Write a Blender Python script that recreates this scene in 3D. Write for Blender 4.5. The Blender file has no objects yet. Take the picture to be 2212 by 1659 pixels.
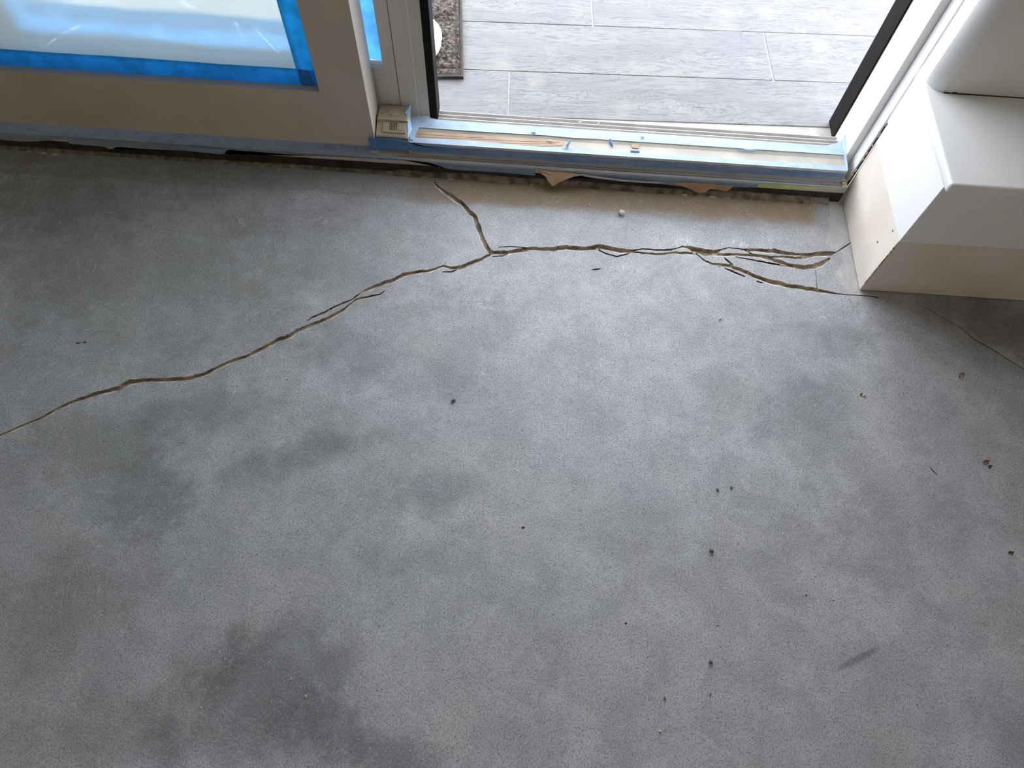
import bpy, bmesh, math, random
import numpy as np
from mathutils import Vector, Matrix
from mathutils.geometry import delaunay_2d_cdt
random.seed(7)
S = bpy.context.scene
COL = S.collection
# ------------------------------------------------------------------ camera (1.5 m above the floor, looking steeply down)
F, CX, CY, CH = 1540.0, 1106.0, 829.5, 1.5
_n = np.array([1055 - CX, -(1600 - CY), -F]); _n /= np.linalg.norm(_n)
_Z = -_n
_X = np.array([770.5, -51.0, 0.0]); _X -= _X.dot(_Z) * _Z; _X /= np.linalg.norm(_X)
_Y = np.cross(_Z, _X)
cam_d = bpy.data.cameras.new('camera')
cam = bpy.data.objects.new('camera', cam_d); COL.objects.link(cam)
cam_d.sensor_fit = 'HORIZONTAL'; cam_d.sensor_width = 36.0; cam_d.lens = 36.0 * F / 2212.0
cam_d.clip_start = 0.02
M = Matrix(((_X[0], _X[1], _X[2], 0), (_Y[0], _Y[1], _Y[2], 0), (_Z[0], _Z[1], _Z[2], CH), (0, 0, 0, 1)))
cam.matrix_world = M
S.camera = cam
# ------------------------------------------------------------------ world, lights, exposure
S.view_settings.view_transform = 'Standard'; S.view_settings.look = 'None'
S.view_settings.exposure = 0.0; S.view_settings.gamma = 1.0; S.view_settings.use_curve_mapping = False
W = bpy.data.worlds.new('world'); S.world = W; W.use_nodes = True
bg = W.node_tree.nodes['Background']
bg.inputs['Color'].default_value = (0.87, 0.92, 1.0, 1); bg.inputs['Strength'].default_value = 8.0

def area(name, loc, rot, sx, sy, power, color, portal=False):
    l = bpy.data.lights.new(name, 'AREA'); l.shape = 'RECTANGLE'; l.size = sx; l.size_y = sy
    l.energy = power; l.color = color
    if portal: l.cycles.is_portal = True
    o = bpy.data.objects.new(name, l); COL.objects.link(o); o.location = loc; o.rotation_euler = rot
    return o
area('doorway_portal', (-0.36, 1.62, 1.08), (-math.pi / 2, 0, 0), 2.45, 2.1, 1, (1, 1, 1), True)
area('rear_fill_light', (-0.3, -4.05, 1.35), (math.pi / 2, 0, 0), 2.2, 1.5, 11.5, (1.0, 0.80, 0.54))  # added warm fill at the rear wall, which has no window

# ------------------------------------------------------------------ pixel rays cut with real planes of the place
def ray(u, v):
    d = np.array([u - CX, -(v - CY), -F]); return np.array([d @ _X, d @ _Y, d @ _Z])
def pz(u, v, z=0.0):
    d = ray(u, v); t = (z - CH) / d[2]; return (d[0] * t, d[1] * t, z)
def py(u, v, y):
    d = ray(u, v); t = y / d[1]; return (d[0] * t, y, CH + d[2] * t)

# ------------------------------------------------------------------ node helper
class NT:
    def __init__(s, name):
        s.m = bpy.data.materials.new(name); s.m.use_nodes = True
        s.t = s.m.node_tree; s.t.nodes.clear()
        s.out = s.t.nodes.new('ShaderNodeOutputMaterial')
    def node(s, typ, **kw):
        n = s.t.nodes.new(typ)
        for k, v in kw.items():
            if k.startswith('i_'):
                s.put(n.inputs[int(k[2:]) if k[2:].isdigit() else k[2:].replace('_', ' ')], v)
            else: setattr(n, k, v)
        return n
    def put(s, sock, v):
        if isinstance(v, bpy.types.NodeSocket): s.t.links.new(v, sock)
        elif isinstance(v, tuple) and len(v) == 3 and sock.type == 'RGBA': sock.default_value = (*v, 1)
        else: sock.default_value = v
    def math(s, op, a, b=0.0, c=0.0, clamp=False):
        n = s.t.nodes.new('ShaderNodeMath'); n.operation = op; n.use_clamp = clamp
        s.put(n.inputs[0], a); s.put(n.inputs[1], b); s.put(n.inputs[2], c); return n.outputs[0]
    def mix(s, fac, a, b, blend='MIX'):
        n = s.t.nodes.new('ShaderNodeMix'); n.data_type = 'RGBA'; n.blend_type = blend
        s.put(n.inputs[0], fac); s.put(n.inputs[6], a); s.put(n.inputs[7], b); return n.outputs[2]
    def ss(s, v, lo, hi, a=0.0, b=1.0):
        n = s.t.nodes.new('ShaderNodeMapRange'); n.interpolation_type = 'SMOOTHSTEP'
        s.put(n.inputs[0], v)
        if lo <= hi: n.inputs[1].default_value, n.inputs[2].default_value, n.inputs[3].default_value, n.inputs[4].default_value = lo, hi, a, b
        else: n.inputs[1].default_value, n.inputs[2].default_value, n.inputs[3].default_value, n.inputs[4].default_value = hi, lo, b, a
        return n.outputs[0]
    def coord(s): return s.node('ShaderNodeTexCoord').outputs['Object']
    def map(s, v, loc=(0, 0, 0), rot=(0, 0, 0), scale=(1, 1, 1), typ='POINT'):
        n = s.t.nodes.new('ShaderNodeMapping'); n.vector_type = typ
        s.put(n.inputs[0], v); n.inputs[1].default_value = loc; n.inputs[2].default_value = rot; n.inputs[3].default_value = scale
        return n.outputs[0]
    def noise(s, v, scale, detail=4, rough=0.55, dist=0.0):
        n = s.t.nodes.new('ShaderNodeTexNoise'); s.put(n.inputs['Vector'], v)
        n.inputs['Scale'].default_value = scale; n.inputs['Detail'].default_value = detail
        n.inputs['Roughness'].default_value = rough; n.inputs['Distortion'].default_value = dist
        return n.outputs['Fac']
    def vor(s, v, scale, rnd=1.0):
        n = s.t.nodes.new('ShaderNodeTexVoronoi'); s.put(n.inputs['Vector'], v); n.inputs['Scale'].default_value = scale
        n.inputs['Randomness'].default_value = rnd; return n.outputs['Distance'], n.outputs['Color']
    def principled(s, color, rough=0.6, spec=0.4, bump=None, bstr=0.3, bdist=0.001, metal=0.0):
        p = s.t.nodes.new('ShaderNodeBsdfPrincipled')
        s.put(p.inputs['Base Color'], color); s.put(p.inputs['Roughness'], rough)
        p.inputs['Specular IOR Level'].default_value = spec; p.inputs['Metallic'].default_value = metal
        if bump is not None:
            b = s.t.nodes.new('ShaderNodeBump'); b.inputs['Strength'].default_value = bstr; b.inputs['Distance'].default_value = bdist
            s.put(b.inputs['Height'], bump); s.t.links.new(b.outputs[0], p.inputs['Normal'])
        return p.outputs[0]
    def end(s, sh): s.t.links.new(sh, s.out.inputs[0]); return s.m

def paint(name, color, rough=0.5, var=0.06, scale=8, dirt=None, dirt_amt=0.25, bump=0.15, spec=0.35):
    n = NT(name); P = n.coord()
    a = n.noise(P, scale, 4)
    dark = tuple(c * (1 - var * 2) for c in color); lite = tuple(min(1, c * (1 + var)) for c in color)
    c = n.mix(n.ss(a, 0.3, 0.7), dark, lite)
    if dirt:
        b = n.noise(P, scale * 7, 6, 0.7)
        c = n.mix(n.math('MULTIPLY', n.ss(b, 0.55, 0.75), dirt_amt), c, dirt)
        e = n.noise(P, scale * 40, 3, 0.6)
        c = n.mix(n.math('MULTIPLY', n.ss(e, 0.68, 0.75), dirt_amt), c, tuple(x * 0.5 for x in dirt))
    return n.end(n.principled(c, rough, spec, n.noise(P, 240, 3), bump, 0.0006))

# --- concrete -----------------------------------------------------
def concrete(name, base, stains_shade=True, speck=1.0):
    n = NT(name); P = n.coord()
    sep = n.node('ShaderNodeSeparateXYZ', i_0=P); x, y = sep.outputs[0], sep.outputs[1]
    big = n.noise(P, 2.3, 5, 0.6, 0.4); mid = n.noise(P, 9, 6, 0.65, 0.5); fine = n.noise(P, 75, 5, 0.75); micro = n.noise(P, 300, 4, 0.8); mott = n.noise(P, 24, 8, 0.74, 0.3)
    dk = tuple(c * 0.72 for c in base); lt = tuple(c * 1.16 for c in base)
    c = n.mix(n.ss(mid, 0.28, 0.74), dk, lt)
    c = n.mix(n.math('MULTIPLY', n.ss(big, 0.38, 0.62), 0.42), c, tuple(v * k * 0.74 for v, k in zip(base, (1.0, 1.0, 0.98))))
    c = n.mix(n.math('MULTIPLY', n.ss(mott, 0.46, 0.66), 0.34), c, tuple(v * 0.66 for v in base))
    c = n.mix(n.math('MULTIPLY', n.ss(mott, 0.47, 0.30), 0.30), c, tuple(v * 1.3 for v in base))
    warm = n.noise(n.map(P, (3, 7, 0)), 4.2, 4, 0.6)
    c = n.mix(n.math('MULTIPLY', n.ss(warm, 0.5, 0.72), 0.35), c, (base[0] * 1.08, base[1] * 1.02, base[2] * 0.88))
    if stains_shade:
        wob = n.noise(P, 13, 5, 0.65)
        def st(u, v, ru, rv, rot, col, amt, soft=0.75, nz=1.0, extra=None):
            nonlocal c
            cx, cy, _ = pz(u, v)
            a = np.array(pz(u + ru, v)) - np.array(pz(u - ru, v)); b = np.array(pz(u, v + rv)) - np.array(pz(u, v - rv))
            q = n.map(P, (cx, cy, 0), (0, 0, math.radians(rot)), (np.linalg.norm(a) / 2, np.linalg.norm(b) / 2, 1), 'TEXTURE')
            d = n.node('ShaderNodeVectorMath', operation='LENGTH', i_0=q).outputs['Value']
            d = n.math('ADD', d, n.math('MULTIPLY', n.math('SUBTRACT', wob, 0.5), nz * 1.6))
            m = n.math('MULTIPLY', n.ss(d, 1.0, 1.0 - soft), amt)
            if extra is not None: m = n.math('MULTIPLY', m, extra)
            c = n.mix(m, c, col)
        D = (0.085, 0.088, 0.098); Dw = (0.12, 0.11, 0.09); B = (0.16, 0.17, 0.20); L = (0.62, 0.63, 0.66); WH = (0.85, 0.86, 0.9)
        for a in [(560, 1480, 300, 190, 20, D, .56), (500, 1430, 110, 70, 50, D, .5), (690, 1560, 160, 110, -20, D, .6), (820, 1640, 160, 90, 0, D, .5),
                  (330, 620, 560, 230, -14, Dw, .30), (120, 560, 200, 160, 0, Dw, .2), (330, 480, 640, 260, -6, (0.24, 0.215, 0.165), .36), (330, 1070, 150, 110, 0, D, .5), (640, 985, 240, 55, 22, D, .5), (200, 960, 280, 110, 5, Dw, .42),  # the wide ellipses turn the upper left slab darker and warmer
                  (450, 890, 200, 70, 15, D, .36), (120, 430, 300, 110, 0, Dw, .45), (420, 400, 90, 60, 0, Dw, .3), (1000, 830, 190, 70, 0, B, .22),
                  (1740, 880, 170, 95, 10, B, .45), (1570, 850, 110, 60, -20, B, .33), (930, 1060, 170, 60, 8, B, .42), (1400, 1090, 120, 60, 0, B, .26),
                  (1800, 735, 110, 50, -15, B, .42), (2150, 700, 200, 80, -25, D, .62), (2120, 760, 130, 50, -35, D, .3), (1890, 1090, 170, 60, 40, B, .28),  # the two darkest ellipses here paint the wall block's shade into the slab
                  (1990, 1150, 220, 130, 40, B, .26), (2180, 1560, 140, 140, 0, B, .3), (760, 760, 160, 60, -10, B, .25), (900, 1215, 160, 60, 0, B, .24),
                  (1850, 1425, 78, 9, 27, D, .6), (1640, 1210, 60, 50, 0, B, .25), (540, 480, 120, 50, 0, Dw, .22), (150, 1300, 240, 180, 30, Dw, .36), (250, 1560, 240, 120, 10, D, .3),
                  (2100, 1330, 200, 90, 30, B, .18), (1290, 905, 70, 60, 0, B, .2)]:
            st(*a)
        flake = n.ss(n.noise(P, 60, 5, 0.7), 0.5, 0.62)
        for a in [(1480, 522, 55, 20, 0, WH, .75), (1590, 527, 70, 11, -3, WH, .8), (1690, 520, 60, 16, 0, WH, .5), (1775, 680, 52, 26, -10, WH, .6),
                  (1862, 757, 40, 30, -40, WH, .5), (1050, 655, 50, 40, 30, WH, .45), (1200, 676, 70, 22, 0, WH, .35), (918, 610, 36, 22, 0, WH, .6),
                  (1260, 800, 120, 40, 0, WH, .25), (1345, 800, 60, 60, 40, WH, .25), (1185, 830, 30, 12, 0, WH, .5), (1040, 800, 25, 22, 60, WH, .5),
                  (700, 475, 50, 12, 0, WH, .4), (105, 340, 22, 10, 0, WH, .5), (520, 482, 12, 14, 0, WH, .7)]:
            st(*a, soft=0.9, extra=flake)
        for a in [(1270, 960, 420, 300, 0, L, .22), (1150, 1120, 120, 160, 0, L, .2), (1880, 900, 60, 280, 8, L, .22), (860, 1390, 140, 180, -30, L, .2),
                  (1010, 480, 120, 60, 0, L, .16), (1500, 1350, 300, 160, 10, L, .14)]:
            st(*a, soft=0.9)
        # brown glue residue left on the slab along the threshold
        edge = n.math('ADD', y, n.math('MULTIPLY', n.math('SUBTRACT', n.noise(n.map(P, scale=(3, 9, 1)), 1.6, 5, 0.6), 0.5), 0.07))
        band = n.ss(edge, 1.27, 1.312)
        xm = n.math('MULTIPLY', n.ss(x, -0.42, -0.15), n.ss(x, 0.82, 0.76))
        c = n.mix(n.math('MULTIPLY', n.math('MULTIPLY', band, xm), 0.82), c, (0.25, 0.18, 0.108))
        c = n.mix(n.math('MULTIPLY', n.math('MULTIPLY', band, n.ss(x, -0.1, -0.5)), 0.45), c, (0.17, 0.155, 0.13))
        bl = n.math('MULTIPLY', n.ss(n.noise(P, 34, 6, 0.75), 0.52, 0.62), n.math('MULTIPLY', n.ss(y, 1.30, 1.35), xm))
        c = n.mix(n.math('MULTIPLY', bl, 0.7), c, (0.50, 0.41, 0.27))
        dline = n.math('MULTIPLY', n.ss(n.math('ABSOLUTE', n.math('SUBTRACT', edge, 1.29)), 0.010, 0.001), n.ss(x, -0.05, -0.45))
        c = n.mix(n.math('MULTIPLY', dline, 0.22), c, (0.08, 0.07, 0.06))
    # speckle, pores and sanding scratches
    c = n.mix(n.math('MULTIPLY', n.ss(fine, 0.50, 0.66), 0.40 * speck), c, tuple(v * 0.55 for v in base))
    c = n.mix(n.math('MULTIPLY', n.ss(micro, 0.51, 0.60), 0.85 * speck), c, tuple(v * 0.42 for v in base))
    c = n.mix(n.math('MULTIPLY', n.ss(micro, 0.47, 0.37), 0.52 * speck), c, (0.66, 0.66, 0.67))
    if stains_shade: c = n.mix(n.math('MULTIPLY', n.math('MULTIPLY', band, xm), 0.62), c, (0.30, 0.205, 0.108))
    d1, c1 = n.vor(P, 95); sc = n.node('ShaderNodeSeparateColor', i_0=c1)
    pore = n.math('MULTIPLY', n.ss(d1, 0.15, 0.07), n.ss(sc.outputs[0], 0.70, 0.78))
    c = n.mix(n.math('MULTIPLY', pore, 0.85 * speck), c, (0.05, 0.047, 0.045))
    d2, c2 = n.vor(n.map(P, (5.3, 2.1, 0)), 80); sc2 = n.node('ShaderNodeSeparateColor', i_0=c2)
    c = n.mix(n.math('MULTIPLY', n.math('MULTIPLY', n.ss(d2, 0.14, 0.08), n.ss(sc2.outputs[1], 0.90, 0.95)), 0.8 * speck), c, (0.8, 0.79, 0.77))
    for k, (rz, sx, sy, pos) in enumerate([(0.5, 3, 26, 0.1), (-0.7, 4, 30, 3.3), (1.35, 3, 24, 6.1), (2.2, 3.5, 28, 9.7), (0.05, 2.5, 30, 12.7)]):
        s1 = n.noise(n.map(n.map(P, (pos, pos * 2, 0), (0, 0, rz)), scale=(sx, sy, 1)), 2.2, 3, 0.5, 0.6)
        line = n.ss(n.math('ABSOLUTE', n.math('SUBTRACT', s1, 0.5)), 0.008, 0.0)
        gate = n.ss(n.noise(n.map(P, (pos * 3, 1, 0)), 5.5, 3), 0.50, 0.62)
        c = n.mix(n.math('MULTIPLY', n.math('MULTIPLY', line, gate), 0.28 * speck), c, (0.74, 0.74, 0.75))
    for k, (rz, pos) in enumerate([(0.3, 1.7), (-1.1, 4.9), (1.0, 8.3), (2.4, 11.1)]):     # short fibrous scratches
        s1 = n.noise(n.map(n.map(P, (pos, pos * 2, 0), (0, 0, rz)), scale=(26, 95, 1)), 1.6, 2, 0.5, 0.8)
        line = n.ss(n.math('ABSOLUTE', n.math('SUBTRACT', s1, 0.5)), 0.016, 0.0)
        gate = n.ss(n.noise(n.map(P, (pos * 3, 2, 0)), 30, 4, 0.7), 0.5, 0.6)
        c = n.mix(n.math('MULTIPLY', n.math('MULTIPLY', line, gate), 0.26 * speck), c, (0.70, 0.70, 0.70) if k % 2 == 0 else (0.16, 0.155, 0.15))
    h = n.math('SUBTRACT', n.math('ADD', n.math('MULTIPLY', micro, 0.5), n.math('MULTIPLY', fine, 0.6)), n.math('MULTIPLY', pore, 0.8))
    return n.end(n.principled(c, n.ss(mid, 0.2, 0.8, 0.62, 0.46), 0.45, h, 0.22, 0.0012))

def wood_tile():
    n = NT('wood_look_tile'); P = n.coord()
    rnd = n.node('ShaderNodeObjectInfo').outputs['Random']
    off = n.node('ShaderNodeCombineXYZ', i_0=n.math('MULTIPLY', rnd, 37.0), i_1=n.math('MULTIPLY', rnd, 11.0), i_2=n.math('MULTIPLY', rnd, 5.0))
    Q = n.node('ShaderNodeVectorMath', operation='ADD', i_0=P, i_1=off.outputs[0]).outputs[0]
    R = n.map(Q, (0, 0, 0), (0, 0, 0), (2.0, 14.0, 1.0))
    warp = n.noise(n.map(Q, scale=(2.6, 7.0, 1)), 1.5, 3, 0.5, 0.3)
    w = n.math('ADD', n.math('MULTIPLY', n.node('ShaderNodeSeparateXYZ', i_0=Q).outputs[1], 14.0), n.math('MULTIPLY', warp, 9.0))
    rings = n.math('ABSOLUTE', n.math('SINE', n.math('ADD', n.math('MULTIPLY', w, 10.0), n.math('MULTIPLY', n.noise(R, 9, 3), 3.0))))
    pw = n.node('ShaderNodeVectorMath', operation='ADD', i_0=n.map(Q, scale=(15, 190, 1)), i_1=n.node('ShaderNodeCombineXYZ', i_1=n.math('MULTIPLY', warp, 15.0)).outputs[0]).outputs[0]
    pores = n.noise(pw, 1.0, 5, 0.7)
    grain = n.math('MULTIPLY', n.ss(rings, 0.50, 0.08), n.ss(n.noise(n.map(Q, scale=(1.6, 5, 1)), 2.0, 3), 0.40, 0.58))
    base = n.mix(n.ss(n.noise(R, 1.2, 4), 0.3, 0.7), (0.188, 0.186, 0.195), (0.242, 0.236, 0.234))
    c = n.mix(n.math('MULTIPLY', grain, 0.5), base, (0.115, 0.12, 0.145))
    c = n.mix(n.math('MULTIPLY', n.ss(pores, 0.50, 0.60), 0.72), c, (0.118, 0.122, 0.145))
    dust = n.noise(n.map(P, (1, 4, 0)), 6, 5, 0.65)
    c = n.mix(n.math('MULTIPLY', n.ss(dust, 0.5, 0.72), 0.5), c, (0.33, 0.31, 0.265))
    # a cleaner bluish strip beside the mat and two scuffed lanes
    sx = n.node('ShaderNodeSeparateXYZ', i_0=P)
    u = n.math('ADD', sx.outputs[0], n.math('MULTIPLY', sx.outputs[1], 0.115))
    strip = n.math('MULTIPLY', n.ss(n.math('ABSOLUTE', n.math('SUBTRACT', u, 0.020)), 0.022, 0.018), n.ss(sx.outputs[1], 1.725, 1.735))
    c = n.mix(n.math('MULTIPLY', strip, 0.45), c, (0.17, 0.185, 0.235))
    lane = n.math('MULTIPLY', n.ss(n.math('ABSOLUTE', n.math('SUBTRACT', sx.outputs[0], 0.50)), 0.04, 0.015), 0.3)
    c = n.mix(lane, c, (0.17, 0.175, 0.215))
    hgt = n.math('SUBTRACT', n.math('MULTIPLY', pores, -0.6), n.math('MULTIPLY', grain, 0.5))
    return n.end(n.principled(c, 0.55, 0.4, hgt, 0.5, 0.0016))

def tape_mat(name, color, dust=0.0, dustcol=(0.6, 0.58, 0.54), trans=0.0, foot=False):
    n = NT(name); P = n.coord()
    c = n.mix(n.ss(n.noise(P, 30, 4), 0.3, 0.7), tuple(v * 0.85 for v in color), tuple(min(1, v * 1.12) for v in color))
    c = n.mix(n.math('MULTIPLY', n.ss(n.noise(P, 400, 3, 0.7), 0.42, 0.62), 0.22), c, tuple(v * 0.6 for v in color))
    if dust:
        dn = n.noise(n.map(P, scale=(2, 25, 25)), 2.5, 5, 0.65)
        c = n.mix(n.math('MULTIPLY', n.ss(dn, 0.3, 0.7), dust), c, dustcol)
        sp = n.noise(P, 120, 4, 0.7)
        c = n.mix(n.math('MULTIPLY', n.ss(sp, 0.62, 0.7), dust * 0.8), c, (0.72, 0.70, 0.66))
    if foot:                                                    # dust settled at the foot of the riser and on the nosing
        z = n.math('ADD', n.node('ShaderNodeSeparateXYZ', i_0=P).outputs[2], n.math('MULTIPLY', n.math('SUBTRACT', n.noise(n.map(P, scale=(6, 6, 20)), 3, 4), .5), .012))
        fm = n.math('MAXIMUM', n.math('MULTIPLY', n.ss(z, .072, .058), n.ss(z, .0545, .0555)), n.math('MULTIPLY', n.ss(z, .045, .053), n.ss(z, .0556, .0546)))
        c = n.mix(n.math('MULTIPLY', fm, 0.8), c, (0.50, 0.46, 0.39))
    sh = n.principled(c, 0.55, 0.3, n.noise(n.map(P, scale=(30, 300, 300)), 2, 3), 0.25, 0.0006)
    if trans:
        t = n.node('ShaderNodeBsdfTranslucent', i_0=c); mx = n.node('ShaderNodeMixShader', i_0=trans)
        n.t.links.new(sh, mx.inputs[1]); n.t.links.new(t.outputs[0], mx.inputs[2]); sh = mx.outputs[0]
    return n.end(sh)

YFILM = 1.4165
def film_mat():
    n = NT('plastic_film'); P = n.coord()
    crease = 0.0                                                # a few whitened folds in the sheet
    for (u0, v0, u1, v1, wd) in [(84, 106, 132, 76, .0028), (132, 76, 178, 52, .005), (548, 58, 612, 128, .0035), (505, 40, 530, 88, .005), (20, 100, 84, 106, .003), (378, 104, 396, 122, .003), (700, -120, 640, 20, .006), (300, -60, 420, 20, .008)]:
        a, q = py(u0, v0, YFILM), py(u1, v1, YFILM); dx, dz = q[0] - a[0], q[2] - a[2]; L = math.hypot(dx, dz)
        sp = n.node('ShaderNodeSeparateXYZ', i_0=P); rx = n.math('SUBTRACT', sp.outputs[0], a[0]); rz = n.math('SUBTRACT', sp.outputs[2], a[2])
        t = n.math('ADD', n.math('MULTIPLY', rx, dx / L), n.math('MULTIPLY', rz, dz / L)); d = n.math('ABSOLUTE', n.math('ADD', n.math('MULTIPLY', rx, -dz / L), n.math('MULTIPLY', rz, dx / L)))
        m = n.math('MULTIPLY', n.ss(d, wd, 0.0), n.math('MULTIPLY', n.ss(t, -.004, .012), n.ss(t, L + .004, L - .012)))
        crease = n.math('MAXIMUM', crease, m)
    crease = n.math('MULTIPLY', crease, n.ss(n.noise(P, 45, 3), .3, .6))
    fl = n.math('MULTIPLY', n.ss(n.noise(P, 130, 3, .6), .66, .70), n.ss(n.noise(P, 9, 2), .5, .6)); crease = n.math('MAXIMUM', crease, fl)
    b = n.node('ShaderNodeBump'); b.inputs['Strength'].default_value = 0.25; b.inputs['Distance'].default_value = 0.006
    n.put(b.inputs['Height'], n.noise(n.map(P, rot=(0, 0.5, 0), scale=(3, 3, 8)), 2.5, 4))
    rf = n.node('ShaderNodeBsdfRefraction', i_0=(0.74, 0.75, 0.76), i_1=0.32, i_2=1.15); n.t.links.new(b.outputs[0], rf.inputs['Normal'])
    tl = n.node('ShaderNodeBsdfTranslucent', i_0=(0.78, 0.785, 0.79)); n.t.links.new(b.outputs[0], tl.inputs['Normal'])
    gl = n.node('ShaderNodeBsdfGlossy', i_0=(0.9, 0.9, 0.9), i_1=0.25); n.t.links.new(b.outputs[0], gl.inputs['Normal'])
    m1 = n.node('ShaderNodeMixShader', i_0=n.math('ADD', 0.28, n.math('MULTIPLY', crease, 0.35)))
    n.t.links.new(rf.outputs[0], m1.inputs[1]); n.t.links.new(tl.outputs[0], m1.inputs[2])
    m2 = n.node('ShaderNodeMixShader', i_0=0.05)
    n.t.links.new(m1.outputs[0], m2.inputs[1]); n.t.links.new(gl.outputs[0], m2.inputs[2])
    return n.end(m2.outputs[0])

def glass_mat():
    n = NT('window_glass')
    tr = n.node('ShaderNodeBsdfTransparent', i_0=(0.93, 0.96, 0.95)); gl = n.node('ShaderNodeBsdfGlossy', i_0=(1, 1, 1), i_1=0.02)
    fr = n.node('ShaderNodeFresnel', i_0=1.45); bk = n.node('ShaderNodeNewGeometry').outputs['Backfacing']
    mx = n.node('ShaderNodeMixShader', i_0=n.math('MULTIPLY', fr.outputs[0], n.math('SUBTRACT', 1.0, bk)))
    n.t.links.new(tr.outputs[0], mx.inputs[1]); n.t.links.new(gl.outputs[0], mx.inputs[2]); return n.end(mx.outputs[0])

def drywall_mat():
    n = NT('bare_drywall'); P = n.coord()
    c = n.mix(n.ss(n.noise(P, 7, 5), 0.3, 0.7), (0.72, 0.64, 0.55), (0.78, 0.73, 0.67))
    c = n.mix(n.math('MULTIPLY', n.ss(n.noise(n.map(P, scale=(4, 4, 30)), 3, 4), 0.55, 0.75), 0.3), c, (0.80, 0.76, 0.70))
    d, cc = n.vor(P, 17); s = n.node('ShaderNodeSeparateColor', i_0=cc)
    c = n.mix(n.math('MULTIPLY', n.ss(d, 0.07, 0.045), n.ss(s.outputs[0], 0.72, 0.76)), c, (0.10, 0.07, 0.05))
    return n.end(n.principled(c, 0.85, 0.2, n.noise(P, 200, 4), 0.2, 0.0006))

MT = dict(
    conc=concrete('concrete_slab', (0.497, 0.508, 0.545)), pale=concrete('pale_patch_concrete', (0.585, 0.58, 0.585), False, 0.5),
    chip=paint('ground_concrete_edge', (0.78, 0.75, 0.70), 0.8, 0.12, 60), fill=paint('crack_dirt', (0.50, 0.43, 0.335), 0.9, 0.25, 45, (0.10, 0.08, 0.06), 0.7, 0.6),
    dirt=paint('packed_dirt', (0.21, 0.18, 0.14), 0.95, 0.3, 40, (0.34, 0.28, 0.20), 0.5, 0.9),
    filldark=paint('deep_crack_dirt', (0.19, 0.16, 0.12), 0.9, 0.25, 60),
    crumb=paint('crumb_concrete', (0.70, 0.67, 0.60), 0.9, 0.15, 90), crumbd=paint('crumb_dark', (0.20, 0.18, 0.13), 0.9, 0.15, 90),
    door=paint('greige_door_paint', (0.56, 0.51, 0.43), 0.5, 0.035, 6, (0.40, 0.33, 0.24), 0.10),
    door2=paint('grey_door_paint', (0.60, 0.59, 0.56), 0.5, 0.03, 5, (0.42, 0.40, 0.36), 0.12),
    white=paint('white_trim_paint', (0.86, 0.865, 0.87), 0.4, 0.015, 4, (0.66, 0.62, 0.54), 0.08), whitewall=paint('white_wall_paint', (0.82, 0.82, 0.81), 0.55, 0.02, 3),
    drywall=drywall_mat(), rough=paint('torn_paper_edge', (0.66, 0.56, 0.43), 0.9, 0.15, 60),
    black=paint('black_rubber', (0.007, 0.006, 0.006), 0.6, 0.1, 20, spec=0.15), gap=paint('dark_adhesive', (0.035, 0.032, 0.028), 0.7, 0.3, 25, (0.14, 0.12, 0.09), 0.5),
    tape=tape_mat('blue_tape_backlit', (0.09, 0.56, 0.90), 0, trans=0.65), tape2=tape_mat('blue_tape_outer', (0.30, 0.62, 0.90), 0, trans=0.7), tapedark=tape_mat('blue_tape_double', (0.05, 0.28, 0.72), 0, trans=0.35),
    tapeblue=tape_mat('blue_tape', (0.06, 0.20, 0.47), 0.12), taperiser=tape_mat('blue_tape_dusty_riser', (0.13, 0.235, 0.42), 0.25, foot=True),
    tapetop=tape_mat('blue_tape_dusty_top', (0.40, 0.54, 0.73), 0.45, (0.56, 0.63, 0.72)), tapestep=tape_mat('tape_under_dust', (0.40, 0.45, 0.52), 0.75, (0.56, 0.52, 0.45)),
    tapeleft=tape_mat('blue_tape_grey_dust', (0.25, 0.34, 0.47), 0.45, (0.45, 0.45, 0.46)), green=tape_mat('green_tape', (0.44, 0.62, 0.22), 0.45, (0.72, 0.74, 0.60)),
    paper=paint('brown_masking_paper', (0.46, 0.31, 0.20), 0.8, 0.08, 20), sill=paint('dusty_sill', (0.52, 0.485, 0.43), 0.6, 0.08, 12, (0.50, 0.42, 0.32), 0.35),
    wood=paint('bare_sill_wood', (0.50, 0.355, 0.255), 0.7, 0.08, 14, (0.36, 0.22, 0.14), 0.35),
    alu=paint('track_aluminium', (0.66, 0.645, 0.62), 0.35, 0.06, 30, (0.42, 0.36, 0.28), 0.4), film=film_mat(), glass=glass_mat(), tile=wood_tile(),
    grout=paint('grout', (0.50, 0.48, 0.44), 0.9, 0.08, 30), beige=paint('beige_plastic', (0.47, 0.41, 0.30), 0.5, 0.04, 20, (0.6, 0.55, 0.45), 0.2),
    beigedark=paint('beige_plastic_slot', (0.06, 0.05, 0.035), 0.6), mat=paint('mat_pile', (0.16, 0.13, 0.115), 0.95, 0.45, 120, (0.27, 0.23, 0.20), 0.5, 1.0),
    matedge=paint('mat_rubber', (0.045, 0.036, 0.030), 0.7, 0.2, 40, (0.25, 0.2, 0.16), 0.4), plastic=paint('white_plastic', (0.88, 0.88, 0.88), 0.35, 0.01, 5),
    ceil=paint('ceiling_paint', (0.78, 0.74, 0.66), 0.8), room=paint('room_wall_paint', (0.70, 0.63, 0.52), 0.8), blocker=paint('sky_blocker_paint', (0.6, 0.6, 0.6), 0.8),
    scrap=tape_mat('tape_scrap_blue', (0.30, 0.52, 0.80), 0.2),
)
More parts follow.
